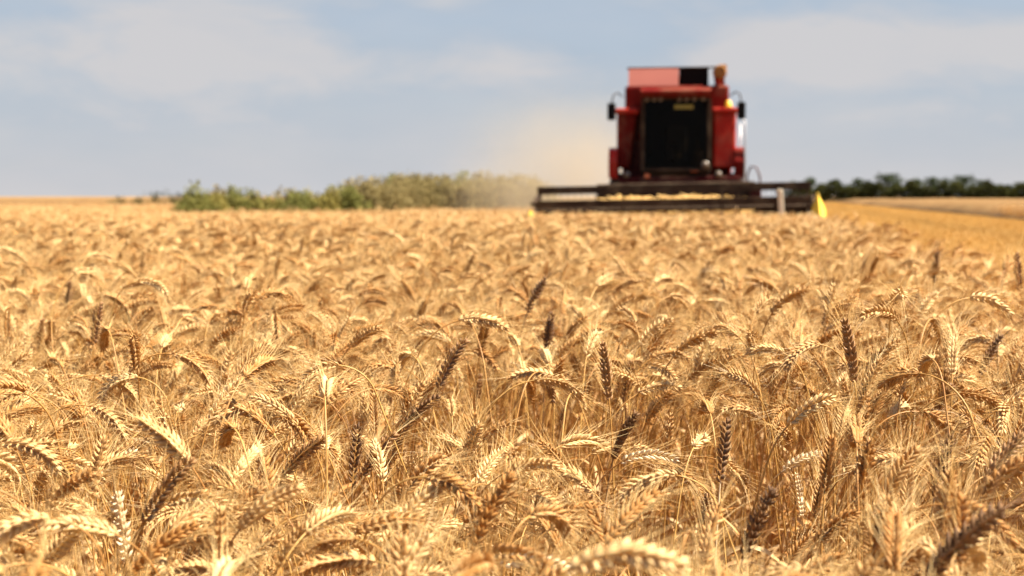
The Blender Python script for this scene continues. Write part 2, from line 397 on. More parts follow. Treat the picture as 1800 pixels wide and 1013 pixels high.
# prototypes joined for the mass of the field: near (whole), middle (simpler), far (tufts)
protos = []
def joined(parts):
    a = MB()
    for k, p in enumerate(parts): a.add(p.v, p.f, min(k, 3))
    return a
for v in variants: protos.append(joined((*v[1][:4], v[1][8])))
N_MID0 = len(protos)
for post in ('upright', 'leaning', 'leaning', 'arched', 'arched', 'arched', 'hooked', 'hooked'):
    a, b, p = rs.choice(POSTURE[post]); protos.append(joined(make_stalk(a, b, p, rs, 1)[:4]))
N_FAR0 = len(protos)
for k in range(7):
    t = MB()
    for e in range(9):
        post = rs.choice(['upright', 'leaning', 'arched', 'arched', 'hooked']); a, b, p = rs.choice(POSTURE[post])
        base, P, ie = spine(R(a), R(b), .1, .15, p, .78 + rs.uniform(-.06, .06), 0, 0)
        az = rs.uniform(0, 6.28) if rs.random() < .5 else rs.gauss(0.1, .7); ca, sa = math.cos(az), math.sin(az); ox, oy = rs.uniform(-.17, .17), rs.uniform(-.17, .17)
        rot = lambda q: Vector((q[0] * ca - q[1] * sa + ox, q[0] * sa + q[1] * ca + oy, q[2]))
        E = P[ie:]; idx = np.linspace(0, len(E) - 1, 5).astype(int)
        t.tube([rot(E[i]) for i in idx], [.004, .0085, .009, .0075, .002], 4, 1, cap=False)
        t.tube([rot(base[5]), rot(P[0]), rot(P[ie])], .003, 3, 0, cap=False)
        for h in range(5):
            i = rs.randrange(len(E) - 4); q = rot(E[i]); d = rot(E[min(i + 4, len(E) - 1)]) - q; d.normalize(); d += Vector((rs.uniform(-.4, .4), rs.uniform(-.4, .4), rs.uniform(-.2, .4)))
            q2 = q + d * .08; s_ = d.orthogonal().normalized() * .0016; t.add([q - s_, q + s_, q2], [(0, 1, 2)], 2)
    for h in range(7):
        leaf_blade(t, (rs.uniform(-.17, .17), rs.uniform(-.17, .17), rs.uniform(.45, .62)), rs.uniform(0, 6.28), R(rs.uniform(30, 75)), .16, .006, rs.uniform(1.5, 3), 1, 3, 4)
    protos.append(t)

def standing(x, y):
    """true where the wheat still stands"""
    e = edge(y); c = CX + (y - CY) * 0.13
    near = x < e - .05
    cut = (y > 31.0) & (x > c - 3.05)
    right = (x > e + LANE) & (y > 20)
    return (near & ~cut) | right
def scatter(y0, y1, dens, marg):
    hw = 0.36 * y1 * 1.22 + marg; area = 2 * hw * (y1 - y0); n = int(area * dens)
    x, y = rng.uniform(-hw, hw, n), rng.uniform(y0, y1, n)
    k = (np.abs(x) < 0.36 * y * 1.22 + marg) & standing(x, y); return x[k], y[k]
PX, PY, PK, PS, PZR, PT = [], [], [], [], [], []
def put(x, y, kinds, p=None, smean=1.0, ssd=.055):
    n = len(x); PX.append(x); PY.append(y); PK.append(rng.choice(kinds, n, p=p))
    wave = .035 * np.sin(x * 1.7 + 1.1 * np.sin(y * .9)) + .03 * np.sin(y * 2.3 + x * .6)
    PS.append(np.clip(rng.normal(smean, ssd, n) + (rng.random(n) < .07) * .09, .82, 1.2) + wave * .8)
    uni = rng.uniform(0, 2 * math.pi, n); pref = rng.normal(0.15, .9, n); PZR.append(np.where(rng.random(n) < .42, uni, pref)); PT.append(rng.normal(0, .06, (n, 2)))
put(*scatter(.35, 4.0, 470, .7), np.arange(NV), vw, .965, .075)
put(*scatter(4.0, 8.5, 340, .9), np.arange(NV), vw, .975, .07)
put(*scatter(8.5, 17, 210, 1.0), np.arange(N_MID0, N_FAR0), None, .97, .07)
put(*scatter(17, 33, 22, 1.2), np.arange(N_FAR0, len(protos)), None, .92, .045)
put(*scatter(33, 70, 9, 1.5), np.arange(N_FAR0, len(protos)), None, .90, .045)
PX, PY, PK, PS, PZR = (np.concatenate(a) for a in (PX, PY, PK, PS, PZR)); PT = np.concatenate(PT)
PS[PY < 1.5] *= .92
hole = np.zeros(len(PX), bool)                               # hollows where stalks are missing
for k in range(130):
    hy = rng.uniform(1.75, 9); hx = rng.uniform(-.4, .4) * hy; hole |= ((PX - hx) / rng.uniform(.08, .18)) ** 2 + ((PY - hy) / rng.uniform(.12, .26)) ** 2 < 1
for (hx, hy, a_, b_) in ((.31, 1.75, .075, .17), (-.38, 1.62, .07, .12)): hole |= ((PX - hx) / a_) ** 2 + ((PY - hy) / b_) ** 2 < 1
PX, PY, PK, PS, PZR, PT = PX[~hole], PY[~hole], PK[~hole], PS[~hole], PZR[~hole], PT[~hole]

# --- single stalks one can point at: pixel of the middle of the ear, its length in pixels, posture, direction of the bow, finish, label
HERO = [
 (735, 725, 88, (6, 62, 1.3), 0, 'dark', 'near-black wheat ear on a dark bare stem leaning right in the middle of the field'),
 (624, 800, 105, (2, 9, 1.3), 20, 'dark', 'slim dark brown wheat ear standing straight up at lower left of centre'),
 (1271, 795, 105, (3, 8, 1.3), 10, 'dark_on_pale', 'thick dark upright wheat ear above a pale bare straw at lower right of centre'),
 (1495, 620, 92, (3, 14, 1.3), 180, 'brown', 'tall brown upright wheat ear rising highest above the right half of the crop'),
 (1656, 822, 112, (4, 18, 1.3), 0, 'dark', 'stout dark brown upright wheat ear at lower right with awns pointing up'),
 (1740, 622, 72, (5, 42, 1.3), 0, 'dark', 'short dark brown wheat ear leaning right near the right edge of the field'),
 (965, 585, 66, (2, 10, 1.3), 0, 'dark', 'small dark upright wheat ear behind the hooked pair of ears'),
 (1066, 655, 88, (2, 8, 1.3), 180, 'brown', 'brown upright wheat ear with spread spikelets standing alone right of the centre'),
 (1104, 672, 74, (3, 14, 1.3), 0, 'brown', 'thin brown wheat ear upright just right of the spread brown one'),
 (1095, 765, 92, (4, 36, 1.3), 0, 'dark', 'dark brown wheat ear tilted right below the spread brown upright one'),
 (990, 728, 62, (3, 20, 1.3), 0, 'dark', 'short dark wheat ear tilted slightly right under the hooked pair of ears'),
 (840, 690, 66, (2, 10, 1.3), 0, 'brown', 'dull brown wheat ear standing upright left of the hooked pair of ears'),
 (940, 520, 58, (6, 40, 1.3), 0, 'dark', 'small blurred dark wheat ear tilted right in the middle distance of the field'),
 (850, 562, 78, (26, 126, 1.0), 0, 'gold', 'slender golden wheat ear arched over to the right on a tall thin stem'),
 (935, 655, 80, (20, 118, 1.1), 180, 'gold', 'left ear of the hooked pair, drooping left from a high neck'),
 (985, 672, 88, (24, 132, 1.1), 0, 'gold', 'right ear of the hooked pair, long ribbed and drooping right'),
 (965, 675, 80, (28, 168, 1.0), 60, 'brown', 'brown wheat ear hanging straight down between the hooked pair'),
 (1112, 575, 60, (28, 165, 1.0), 0, 'gold', 'small golden wheat ear hooked over like a cane on a bare stem right of centre'),
 (1160, 680, 82, (20, 108, 1.2), 0, 'gold', 'golden wheat ear bowed in a low arch right of the brown upright pair'),
 (1140, 800, 105, (16, 112, 1.1), 0, 'pale', 'pale wheat ear bowed in a flat arch left of the thick dark upright ear'),
 (345, 640, 84, (24, 160, 1.0), 0, 'gold', 'curved ribbed wheat ear drooping right from a leaning stem in the left half'),
 (195, 735, 92, (24, 158, 1.0), 0, 'gold', 'wheat ear hooked over to the right on an upright stem at far left'),
 (170, 570, 66, (3, 12, 1.3), 0, 'brown', 'brown pointed wheat ear standing upright at the upper left of the crop'),
 (72, 590, 56, (2, 8, 1.3), 0, 'brown', 'short brown wheat ear standing upright close to the left edge'),
 (215, 930, 125, (3, 10, 1.3), 180, 'pale', 'pale bleached wheat ear standing upright and blurred at lower left'),
 (200, 818, 100, (18, 66, 1.2), 0, 'pale', 'bleached wheat ear lying almost level pointing up to the right at left'),
 (1405, 870, 90, (3, 12, 1.3), 180, 'pale', 'bleached wheat ear standing bright beside the dark gap at lower right'),
 (1410, 808, 92, (18, 84, 1.2), 0, 'pale', 'pale feathery wheat ear pointing right above the bleached upright one'),
 (690, 915, 138, (16, 112, 1.0), 0, 'gold', 'large ribbed wheat ear arched right in the near foreground below centre left'),
 (600, 985, 145, (18, 116, 1.0), 180, 'gold', 'largest ribbed wheat ear arched left at the bottom edge'),
 (940, 985, 142, (16, 120, 1.0), 0, 'pale', 'large pale wheat ear arched right and blurred at the bottom centre'),
 (1690, 950, 168, (16, 58, 1.2), 0, 'dark', 'big dark brown wheat ear sweeping up right in the bottom right corner'),
 (1765, 800, 120, (10, 56, 1.2), 0, 'brown', 'brown wheat ear leaning right over the right edge above the bottom right corner'),
 (1650, 715, 84, (6, 34, 1.3), 0, 'brown', 'fuzzy brown wheat ear tilted right above the stout dark upright one'),
 (1735, 700, 92, (18, 140, 1.1), 0, 'gold', 'long golden wheat ear drooping right below the one arched highest at the right edge'),
 (1745, 530, 74, (22, 140, 1.0), 0, 'gold', 'golden wheat ear arched over to the right high at the right edge'),
 (1330, 920, 130, (5, 30, 1.3), 0, 'dark', 'dark brown wheat ear tilted right inside the dark gap at lower right'),
 (1240, 905, 100, (2, 8, 1.3), 0, 'brown', 'brown upright wheat ear left of the pale bare straw at the dark gap'),
 (530, 800, 105, (12, 62, 1.2), 0, 'brown', 'brown wheat ear leaning right left of the slim dark upright one'),
 (660, 800, 100, (8, 46, 1.2), 0, 'brown', 'brown wheat ear tilted right just right of the slim dark upright one'),
 (290, 860, 135, (10, 48, 1.2), 0, 'brown', 'bushy brown wheat ear tilted right over a brown hollow at lower left'),
 (60, 790, 120, (22, 152, 1.0), 0, 'gold', 'long wheat ear drooping right at the left edge below mid height'),
 (790, 640, 86, (6, 38, 1.3), 0, 'brown', 'brown fuzzy wheat ear leaning right below the slender arched ear'),
 (120, 520, 46, (2, 8, 1.3), 0, 'dark', 'tiny dark upright wheat ear in the blurred crop at upper left'),
 (1645, 470, 44, (2, 6, 1.3), 0, 'dark', 'tiny dark thin wheat ear sticking up near the cut lane at right'),
 (1790, 478, 52, (3, 8, 1.3), 180, 'brown', 'thin brown wheat ear sticking up at the right edge by the cut lane'),
]
stalk_group = 'wheat stalks standing nearest the viewer'
hero_line = []
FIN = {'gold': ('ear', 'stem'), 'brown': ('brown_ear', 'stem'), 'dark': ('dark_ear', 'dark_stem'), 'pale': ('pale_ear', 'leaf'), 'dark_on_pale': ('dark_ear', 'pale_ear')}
M['brown_ear'] = mat('brown_ear', (0.34, 0.17, 0.055), 0.6, var=.6, vscale=60, transl=.06, color2=(0.18, 0.085, 0.03))
def plant(parts, loc, sc, rz, label, tilt=(0, 0), mats=None):
    r = thing('wheat_stalk', loc, label, 'wheat', rz, stalk_group); r.rotation_euler = (tilt[0], tilt[1], rz); r.scale = (sc,) * 3
    os_ = []
    for nm, me in zip(('stem', 'ear', 'awn_beard', 'leaf', 'leaf'), parts):
        os_.append(link(nm, me, r))
    os_[2].parent = os_[1]
    return r
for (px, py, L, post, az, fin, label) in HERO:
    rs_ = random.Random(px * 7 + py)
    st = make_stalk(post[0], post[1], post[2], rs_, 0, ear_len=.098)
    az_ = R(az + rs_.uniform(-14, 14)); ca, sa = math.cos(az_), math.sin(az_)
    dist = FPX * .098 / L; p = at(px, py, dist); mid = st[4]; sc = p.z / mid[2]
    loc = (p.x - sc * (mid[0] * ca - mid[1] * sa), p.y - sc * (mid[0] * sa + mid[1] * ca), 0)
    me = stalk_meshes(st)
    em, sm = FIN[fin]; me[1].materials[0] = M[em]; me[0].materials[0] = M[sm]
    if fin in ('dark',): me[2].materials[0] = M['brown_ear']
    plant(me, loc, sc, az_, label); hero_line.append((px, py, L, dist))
# --- the other nearest stalks, each its own thing
cand = []
drop = np.zeros(len(PX), bool)
for i in np.flatnonzero(PY < 6)[np.argsort(PY[PY < 6])]:
    v = variants[PK[i]][1]; s, a = PS[i], PZR[i]
    m = v[4]; ca, sa = math.cos(a), math.sin(a)
    q = (PX[i] + s * (m[0] * ca - m[1] * sa), PY[i] + s * (m[0] * sa + m[1] * ca), s * m[2])
    if q[1] < .5: continue
    u, w = project(q)
    ear3 = [(PX[i] + s * (e[0] * ca - e[1] * sa), PY[i] + s * (e[0] * sa + e[1] * ca), s * e[2]) for e in (v[5], m, v[6])]
    uw = [project(e) for e in ear3]
    for (hx, hy, hl, hd) in hero_line:
        if q[1] < hd + .02 and any(abs(a_ - hx) < 22 + hl * .25 and hy - hl * .8 < b_ < hy + hl * .62 for a_, b_ in uw): drop[i] = True; break
    if drop[i] or q[1] > 3.5: continue
    if 0 < u < 1800 and sum(b_ for a_, b_ in uw) / 3 < 985: cand.append((q[1], i))
cand.sort()
SAY = {'upright': 'golden wheat stalk with its ear standing upright in the near crop',
       ('leaning', 1): 'golden wheat stalk with its ear leaning right in the near crop', ('leaning', -1): 'golden wheat stalk with its ear leaning left in the near crop',
       ('arched', 1): 'golden wheat stalk with its bearded ear arched to the right in the near crop', ('arched', -1): 'golden wheat stalk with its bearded ear arched to the left in the near crop',
       ('hooked', 1): 'golden wheat stalk with its ear hooked over and hanging right in the near crop', ('hooked', -1): 'golden wheat stalk with its ear hooked over and hanging left in the near crop'}
for d_, i in cand[:300 - len(HERO)]:
    v = variants[PK[i]]; post = v[0]; k = post if post == 'upright' else (post, 1 if math.cos(PZR[i]) > 0 else -1)
    o = plant(v[2], (PX[i], PY[i], 0), PS[i], PZR[i], SAY[k], tuple(PT[i]))
    o['group'] = 'near wheat stalks: ' + (post if post == 'upright' else f"{post} {'right' if k[1] > 0 else 'left'}")
    drop[i] = True
keep = ~drop; PX, PY, PK, PS, PZR, PT = PX[keep], PY[keep], PK[keep], PS[keep], PZR[keep], PT[keep]

# --- everything else: one mass of wheat, its mesh carrying the prototype stalks, the planting points and the dense understorey
def tree_instances(name, protos, mats, pts, pick, scl, rot, extra=None):
    V, F, MI, role = [], [], [], []; o = 0
    for k, p in enumerate(protos):
        V += p.v; F += [tuple(i + o for i in f) for f in p.f]; MI += p.m; role += [k] * len(p.v); o = len(V)
    if extra is not None:
        V += extra.v; F += [tuple(i + o for i in f) for f in extra.f]; MI += extra.m; role += [-2] * len(extra.v); o = len(V)
    nb = len(V); V += [tuple(p) for p in pts]; role += [-1] * len(pts)
    me = bpy.data.meshes.new(name); me.from_pydata(V, [], F)
    for m in mats: me.materials.append(m)
    me.polygons.foreach_set('material_index', MI); me.polygons.foreach_set('use_smooth', [True] * len(F))
    def attr(nm, ty, data, key='value'):
        a = me.attributes.new(nm, ty, 'POINT'); a.data.foreach_set(key, np.ascontiguousarray(data).ravel())
    z = np.zeros(nb)
    attr('role', 'INT', np.array(role, np.int32)); attr('pick', 'INT', np.concatenate([z - 1, pick]).astype(np.int32))
    attr('scl', 'FLOAT', np.concatenate([z + 1, scl]).astype(np.float32))
    attr('rot', 'FLOAT_VECTOR', np.concatenate([np.zeros((nb, 3)), rot]).astype(np.float32), 'vector')
    ob = link(name, me)
    ng = bpy.data.node_groups.new(name, 'GeometryNodeTree')
    ng.interface.new_socket('Geometry', in_out='INPUT', socket_type='NodeSocketGeometry'); ng.interface.new_socket('Geometry', in_out='OUTPUT', socket_type='NodeSocketGeometry')
    N, K = ng.nodes, ng.links; gi, go = N.new('NodeGroupInput'), N.new('NodeGroupOutput'); jn = N.new('GeometryNodeJoinGeometry')
    def named(nm, ty):
        a = N.new('GeometryNodeInputNamedAttribute'); a.data_type = ty; a.inputs['Name'].default_value = nm; return a.outputs['Attribute']
    def equal(s, k):
        c = N.new('FunctionNodeCompare'); c.data_type = 'INT'; c.operation = 'EQUAL'; K.new(s, c.inputs[2]); c.inputs[3].default_value = k; return c.outputs[0]
    ro, pk, sc_, rt = named('role', 'INT'), named('pick', 'INT'), named('scl', 'FLOAT'), named('rot', 'FLOAT_VECTOR')
    e2r = N.new('FunctionNodeEulerToRotation'); K.new(rt, e2r.inputs[0])
    def part(k):
        s = N.new('GeometryNodeSeparateGeometry'); s.domain = 'POINT'; K.new(gi.outputs[0], s.inputs[0]); K.new(equal(ro, k), s.inputs[1]); return s.outputs[0]
    P_ = part(-1)
    for k in range(len(protos)):
        i = N.new('GeometryNodeInstanceOnPoints'); K.new(P_, i.inputs['Points']); K.new(equal(pk, k), i.inputs['Selection']); K.new(part(k), i.inputs['Instance'])
        K.new(e2r.outputs[0], i.inputs['Rotation']); K.new(sc_, i.inputs['Scale']); K.new(i.outputs[0], jn.inputs[0])
    if extra is not None: K.new(part(-2), jn.inputs[0])
    K.new(jn.outputs[0], go.inputs[0])
    md = ob.modifiers.new('planting', 'NODES'); md.node_group = ng
    return ob
# understorey: the closed mass of stems below the ears, rising to the full height where single ears can no longer be told apart
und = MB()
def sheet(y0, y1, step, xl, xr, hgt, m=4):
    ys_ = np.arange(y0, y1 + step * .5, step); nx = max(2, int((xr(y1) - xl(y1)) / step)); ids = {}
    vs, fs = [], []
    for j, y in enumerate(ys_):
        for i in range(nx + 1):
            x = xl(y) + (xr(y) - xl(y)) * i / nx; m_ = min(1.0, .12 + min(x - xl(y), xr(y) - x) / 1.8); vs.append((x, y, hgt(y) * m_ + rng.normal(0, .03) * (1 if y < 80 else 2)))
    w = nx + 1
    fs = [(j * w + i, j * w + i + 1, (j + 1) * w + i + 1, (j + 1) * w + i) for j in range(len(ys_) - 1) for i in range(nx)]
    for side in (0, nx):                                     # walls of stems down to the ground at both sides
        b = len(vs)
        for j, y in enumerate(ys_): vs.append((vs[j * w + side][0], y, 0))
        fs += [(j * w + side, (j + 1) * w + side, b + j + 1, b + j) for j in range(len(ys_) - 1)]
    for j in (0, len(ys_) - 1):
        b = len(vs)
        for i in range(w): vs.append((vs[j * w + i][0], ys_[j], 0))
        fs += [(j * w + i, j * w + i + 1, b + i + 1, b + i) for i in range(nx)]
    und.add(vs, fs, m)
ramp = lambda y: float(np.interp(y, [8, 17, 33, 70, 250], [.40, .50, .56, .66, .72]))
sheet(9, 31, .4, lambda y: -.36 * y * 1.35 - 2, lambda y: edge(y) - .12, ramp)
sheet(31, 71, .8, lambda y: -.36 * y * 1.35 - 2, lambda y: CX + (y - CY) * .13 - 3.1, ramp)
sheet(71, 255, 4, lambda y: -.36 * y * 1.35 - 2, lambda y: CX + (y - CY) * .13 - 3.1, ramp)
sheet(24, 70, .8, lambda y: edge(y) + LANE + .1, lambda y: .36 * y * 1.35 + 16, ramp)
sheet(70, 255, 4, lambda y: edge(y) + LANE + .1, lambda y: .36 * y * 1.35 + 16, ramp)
rot = np.column_stack([PT[:, 0], PT[:, 1], PZR])
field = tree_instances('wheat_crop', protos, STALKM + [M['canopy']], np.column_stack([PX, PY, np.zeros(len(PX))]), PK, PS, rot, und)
tag(field, 'ripe golden wheat filling the field from the viewer back to the horizon', 'wheat', kind='stuff')

# --- stubble in the cut lane
sp = []
for k in range(4):
    t = MB()
    for e in range(16):
        x, y = rs.uniform(-.3, .3), rs.uniform(-.3, .3); h = rs.uniform(.08, .17); a = rs.uniform(0, 6.28); w_ = .006; lx, ly = rs.uniform(-.05, .05), rs.uniform(-.05, .05)
        dx, dy = math.cos(a) * w_, math.sin(a) * w_
        t.add([(x - dx, y - dy, 0), (x + dx, y + dy, 0), (x + dx + lx, y + dy + ly, h), (x - dx + lx, y - dy + ly, h)], [(0, 1, 2, 3)])
    for e in range(10):                                      # loose straw lying between
        x, y, a = rs.uniform(-.3, .3), rs.uniform(-.3, .3), rs.uniform(0, 6.28); l_ = rs.uniform(.1, .25); z = rs.uniform(.03, .12)
        dx, dy = math.cos(a) * l_, math.sin(a) * l_; t.add([(x, y, z), (x + .008 * math.sin(a), y - .008 * math.cos(a), z + .01), (x + dx, y + dy, z + .01)], [(0, 1, 2)])
    sp.append(t)
n = 44000; y = 12 + 235 * rng.random(n) ** 1.7; x = edge(y) + rng.uniform(-.05, LANE + .05, n)
k = (x < .36 * y * 1.2 + 3); x, y = x[k], y[k]
ym = np.linspace(14, 150, 5200); xm = edge(ym) + 5.2 + rng.normal(0, .28, len(ym)) + .25 * np.sin(ym * .21); km = xm < .36 * ym * 1.2 + 3
x, y = np.concatenate([x, xm[km]]), np.concatenate([y, ym[km]]); srow = np.concatenate([rng.uniform(.8, 1.25, len(x) - km.sum()), rng.uniform(.9, 1.4, km.sum())])
strip = MB()                                                 # straw litter covering the lane
strip.add([(edge(a) + b, a, .05) for a in (3, 260) for b in (-.1, LANE + .1)], [(0, 1, 3, 2)])
st_o = tree_instances('stubble', sp, [M['stubble']], np.column_stack([x, y, np.zeros(len(x))]), rng.integers(0, 4, len(x)), srow, np.column_stack([np.zeros((len(x), 2)), rng.uniform(0, 6.28, len(x))]), strip)
tag(st_o, 'bright yellow stubble and loose straw in the harvested lane', 'stubble', kind='stuff')

# ------------------------------------------------------------------ the combine harvester (front towards -Y, base at the ground)
C = thing('combine_harvester', (CX, CY, 0), 'red combine harvester with dark cab window cutting towards the viewer through wheat', 'combine', CROT)
b = MB()                                                     # hull behind the cab
b.box(-1.22, 1.22, 1.15, 6.2, 1.5, 3.80, bev=.06)
b.prism([(6.2, 1.6), (7.4, 1.9), (7.4, 2.9), (6.2, 3.3)], -.85, .85)
b.build('body', M['red'], C)
b = MB(); b.box(-1.30, -1.22, 1.6, 6.0, 1.7, 3.1, bev=.02); b.build('side_panel', M['lit_red'], C)
b = MB(); b.box(1.22, 1.30, 1.6, 6.0, 1.7, 3.1, bev=.02); b.build('side_panel', M['lit_red'], C)
# grain tank extension: a tilted pinkish panel, a black plate standing for the shade in the open half, a rim and a far wall
b = MB(); b.prism([(1.18, 3.80), (1.235, 3.80), (1.42, 4.22), (1.365, 4.22)], -1.14, .04); b.build('tank_panel', M['pinkish_red'], C)
b = MB(); b.box(.045, .74, 1.44, 1.48, 3.80, 4.22); b.build('tank_dark_plate', M['black'], C)
b = MB(); b.box(-1.18, .92, 1.40, 1.46, 4.22, 4.26, bev=.01); b.box(-1.18, -1.12, 1.46, 3.6, 4.22, 4.26, bev=.01); b.box(.68, .74, 1.46, 3.6, 4.22, 4.26, bev=.01); b.build('tank_rim', M['steel'], C)
b = MB(); b.box(-1.12, .68, 3.5, 3.56, 3.8, 4.22); b.box(-1.12, -1.07, 1.5, 3.5, 3.8, 4.2); b.box(.63, .68, 1.5, 3.5, 3.8, 4.2); b.build('tank_wall', M['dark_red'], C)
# unloading auger folded back along the top right
a = MB(); a.tube([(.98, 1.3, 4.08), (1.02, 3.0, 3.98), (1.08, 6.8, 3.75)], [.13, .13, .13], 14); a.build('unloading_auger', M['red'], C, True)
ao = C.children[-1]
a = MB(); a.lathe([(0.0, -.28), (.13, -.28), (.165, -.2), (.165, .1), (.14, .16), (.0, .16)], (1.0, 1.26, 4.10), 'Y', 18); a.box(1.02, 1.16, 1.1, 1.3, 4.1, 4.28, bev=.03); a.build('spout', M['rust'], ao)
a = MB(); a.box(.92, 1.04, 1.24, 1.36, 3.8, 3.98, bev=.015); a.build('auger_cradle', M['lit_red'], C)
# cab
cab = MB()
cab.box(-.80, .80, .60, 1.15, 1.62, 1.80, bev=.02)           # floor
cab.box(-.80, -.72, .36, .44, 1.78, 3.5, bev=.01); cab.box(.72, .80, .36, .44, 1.78, 3.5, bev=.01)
cab.box(-.80, .80, 1.05, 1.14, 1.8, 3.5)
cab.box(-.72, .72, .37, .43, 1.78, 1.84); cab.box(-.72, .72, .37, .43, 3.42, 3.5)
cab.box(-.80, -.76, .44, 1.05, 1.8, 2.2); cab.box(.76, .80, .44, 1.05, 1.8, 2.2)
co = cab.build('cab', M['steel'], C)
b = MB(); b.box(-.755, -.735, .45, 1.04, 2.2, 3.42); b.build('side_window', M['glass'], co)
b = MB(); b.box(.735, .755, .45, 1.04, 2.2, 3.42); b.build('side_window', M['glass'], co)
b = MB(); b.box(-.72, .72, .385, .40, 1.84, 3.42); ws = b.build('windscreen', M['glass'], co)
b = MB(); b.box(-.70, .70, 1.02, 1.045, 1.82, 3.45); b.box(-.72, .72, .5, 1.02, 1.802, 1.82); b.build('lining', M['interior'], co)
b = MB(); b.box(-.04, .40, .372, .383, 3.20, 3.30); b.build('sun_strip', M['olive'], co)
b = MB(); b.box(-.25, .25, .70, 1.0, 2.0, 2.16, bev=.05); b.box(-.25, .25, .92, 1.02, 2.16, 2.85, bev=.05); b.build('seat', M['seat'], co)
b = MB(); b.lathe([(.17, -.012), (.19, 0), (.17, .012), (.15, 0), (.17, -.012)], (0, .62, 2.36), 'Z', 20); b.tube([(0, .55, 1.82), (0, .62, 2.35)], .03, 8); b.tube([(-.16, .62, 2.36), (.16, .62, 2.36)], .012, 6); b.build('steering_wheel', M['black'], co)
b = MB(); b.box(.42, .62, .55, .9, 1.82, 2.25, bev=.03); b.tube([(.5, .6, 2.25), (.5, .56, 2.5)], .02, 8); b.build('console', M['steel'], co)
b = MB(); b.prism([(.12, 3.50), (.10, 3.60), (.22, 3.68), (1.14, 3.74), (1.14, 3.45), (.30, 3.47)], -.80, .80); roof = b.build('cab_roof', M['red'], C)
for i, lx in enumerate((-.66, -.50, -.35, .08, .24, .42, .62)):
    b = MB(); b.lathe([(0, -.03), (.042, -.03), (.05, -.01), (.04, .05), (0, .06)], (lx, .29, 3.42), 'Y', 14); b.build('work_light', M['lamp'], roof, True)
# shoulders beside the cab
b = MB(); b.box(.86, 1.38, .72, 1.6, 1.86, 3.12, bev=.05); b.build('engine_side_cover', M['lit_red'], C)
b = MB(); b.box(.83, 1.41, .64, 1.62, 3.12, 3.25, bev=.04); b.build('platform_top', M['lit_red'], C)
b = MB(); b.box(-1.38, -1.08, .72, 1.6, 1.86, 3.12, bev=.05, taper=lambda c: Vector((c.x + (.16 if c.x > -1.2 else 0) * (c.z - 1.86) / 1.26, c.y, c.z))); b.build('ladder_side_cover', M['red'], C)  # left cover keeps the darker red, its shade given by colour
b = MB(); b.box(-1.42, -.86, .64, 1.62, 3.12, 3.25, bev=.04); b.build('platform_top', M['lit_red'], C)
b = MB(); b.box(-1.08, -.82, 1.0, 1.14, 1.7, 3.1); b.build('door_recess', M['dark_red'], C)
a = MB(); a.lathe([(0, .17), (.05, .155), (.075, .11), (.08, .04), (.09, .03), (.09, 0), (0, 0)], (1.20, .74, 3.25), 'Z', 16); a.build('beacon', M['amber'], C, True)
for s in (-1, 1):                                            # lower guards, mirrors, headlights
    b = MB(); b.prism([(.55, 1.62), (.50, 2.0), (.60, 2.28), (.95, 2.34), (1.5, 2.30), (1.5, 1.62)], s * 1.36, s * 1.56); b.build('mudguard', M['lit_red'] if s < 0 else M['red'], C)
    b = MB(); b.box(s * 1.49 - .095, s * 1.49 + .095, .40, .50, 2.96, 3.36, bev=.035); mo = b.build('mirror', M['black'], C)
    b = MB(); b.tube([(s * 1.24, .68, 3.52), (s * 1.36, .56, 3.60), (s * 1.45, .46, 3.54), (s * 1.49, .45, 3.34)], .016, 8); b.tube([(s * 1.40, .62, 3.12), (s * 1.49, .46, 3.06)], .014, 8); b.build('mirror_arm', M['steel'], mo, True)
    b = MB(); b.lathe([(0, -.05), (.07, -.04), (.08, 0), (.06, .07), (0, .08)], (s * (1.12 if s < 0 else .98), .44, 1.70), 'Y', 16); b.build('headlight', M['lamp'], C, True)
b = MB(); b.box(-.72, -.60, .42, .48, 1.62, 1.72, bev=.01); b.build('reflector', M['orange'], C)
b = MB(); b.box(.34, .52, .42, .48, 1.76, 1.84, bev=.01); b.build('reflector', M['orange'], C)
a = MB(); a.lathe([(0, -.05), (.08, -.04), (.09, 0), (.06, .06), (0, .07)], (.68, .32, 1.92), 'Y', 14); a.build('headlight', M['lamp'], C, True)
b = MB(); b.box(-1.34, 1.48, .48, 1.3, 1.50, 1.66, bev=.03); b.box(-1.2, 1.3, .56, 1.2, 1.34, 1.50); b.build('front_beam', M['dark_red'], C)
b = MB()
for s in (0,): 
    b.tube([(1.58, .55, 1.36), (1.58, .55, 2.9), (1.50, .75, 3.06), (1.44, 1.1, 3.1)], .020, 8); b.tube([(1.50, 1.35, 1.36), (1.50, 1.35, 2.9)], .018, 8); b.tube([(1.58, .55, 2.2), (1.5, 1.35, 2.2)], .014, 8)
b.build('handrail', M['grey'], C, True)
b = MB(); b.tube([(1.64, .4, 1.2), (1.64, .4, 1.7), (1.72, .4, 1.88), (1.84, .4, 1.86), (1.92, .4, 1.66), (1.94, .4, 1.2)], .022, 8); b.build('step_rail', M['dark_red'], C, True)
b = MB()
for z in (.55, .85, 1.15): b.box(1.62, 1.96, .42, .62, z, z + .03)
b.box(1.62, 1.64, .45, .55, .5, 1.3); b.box(1.94, 1.96, .45, .55, .5, 1.3); b.build('ladder', M['steel'], C)
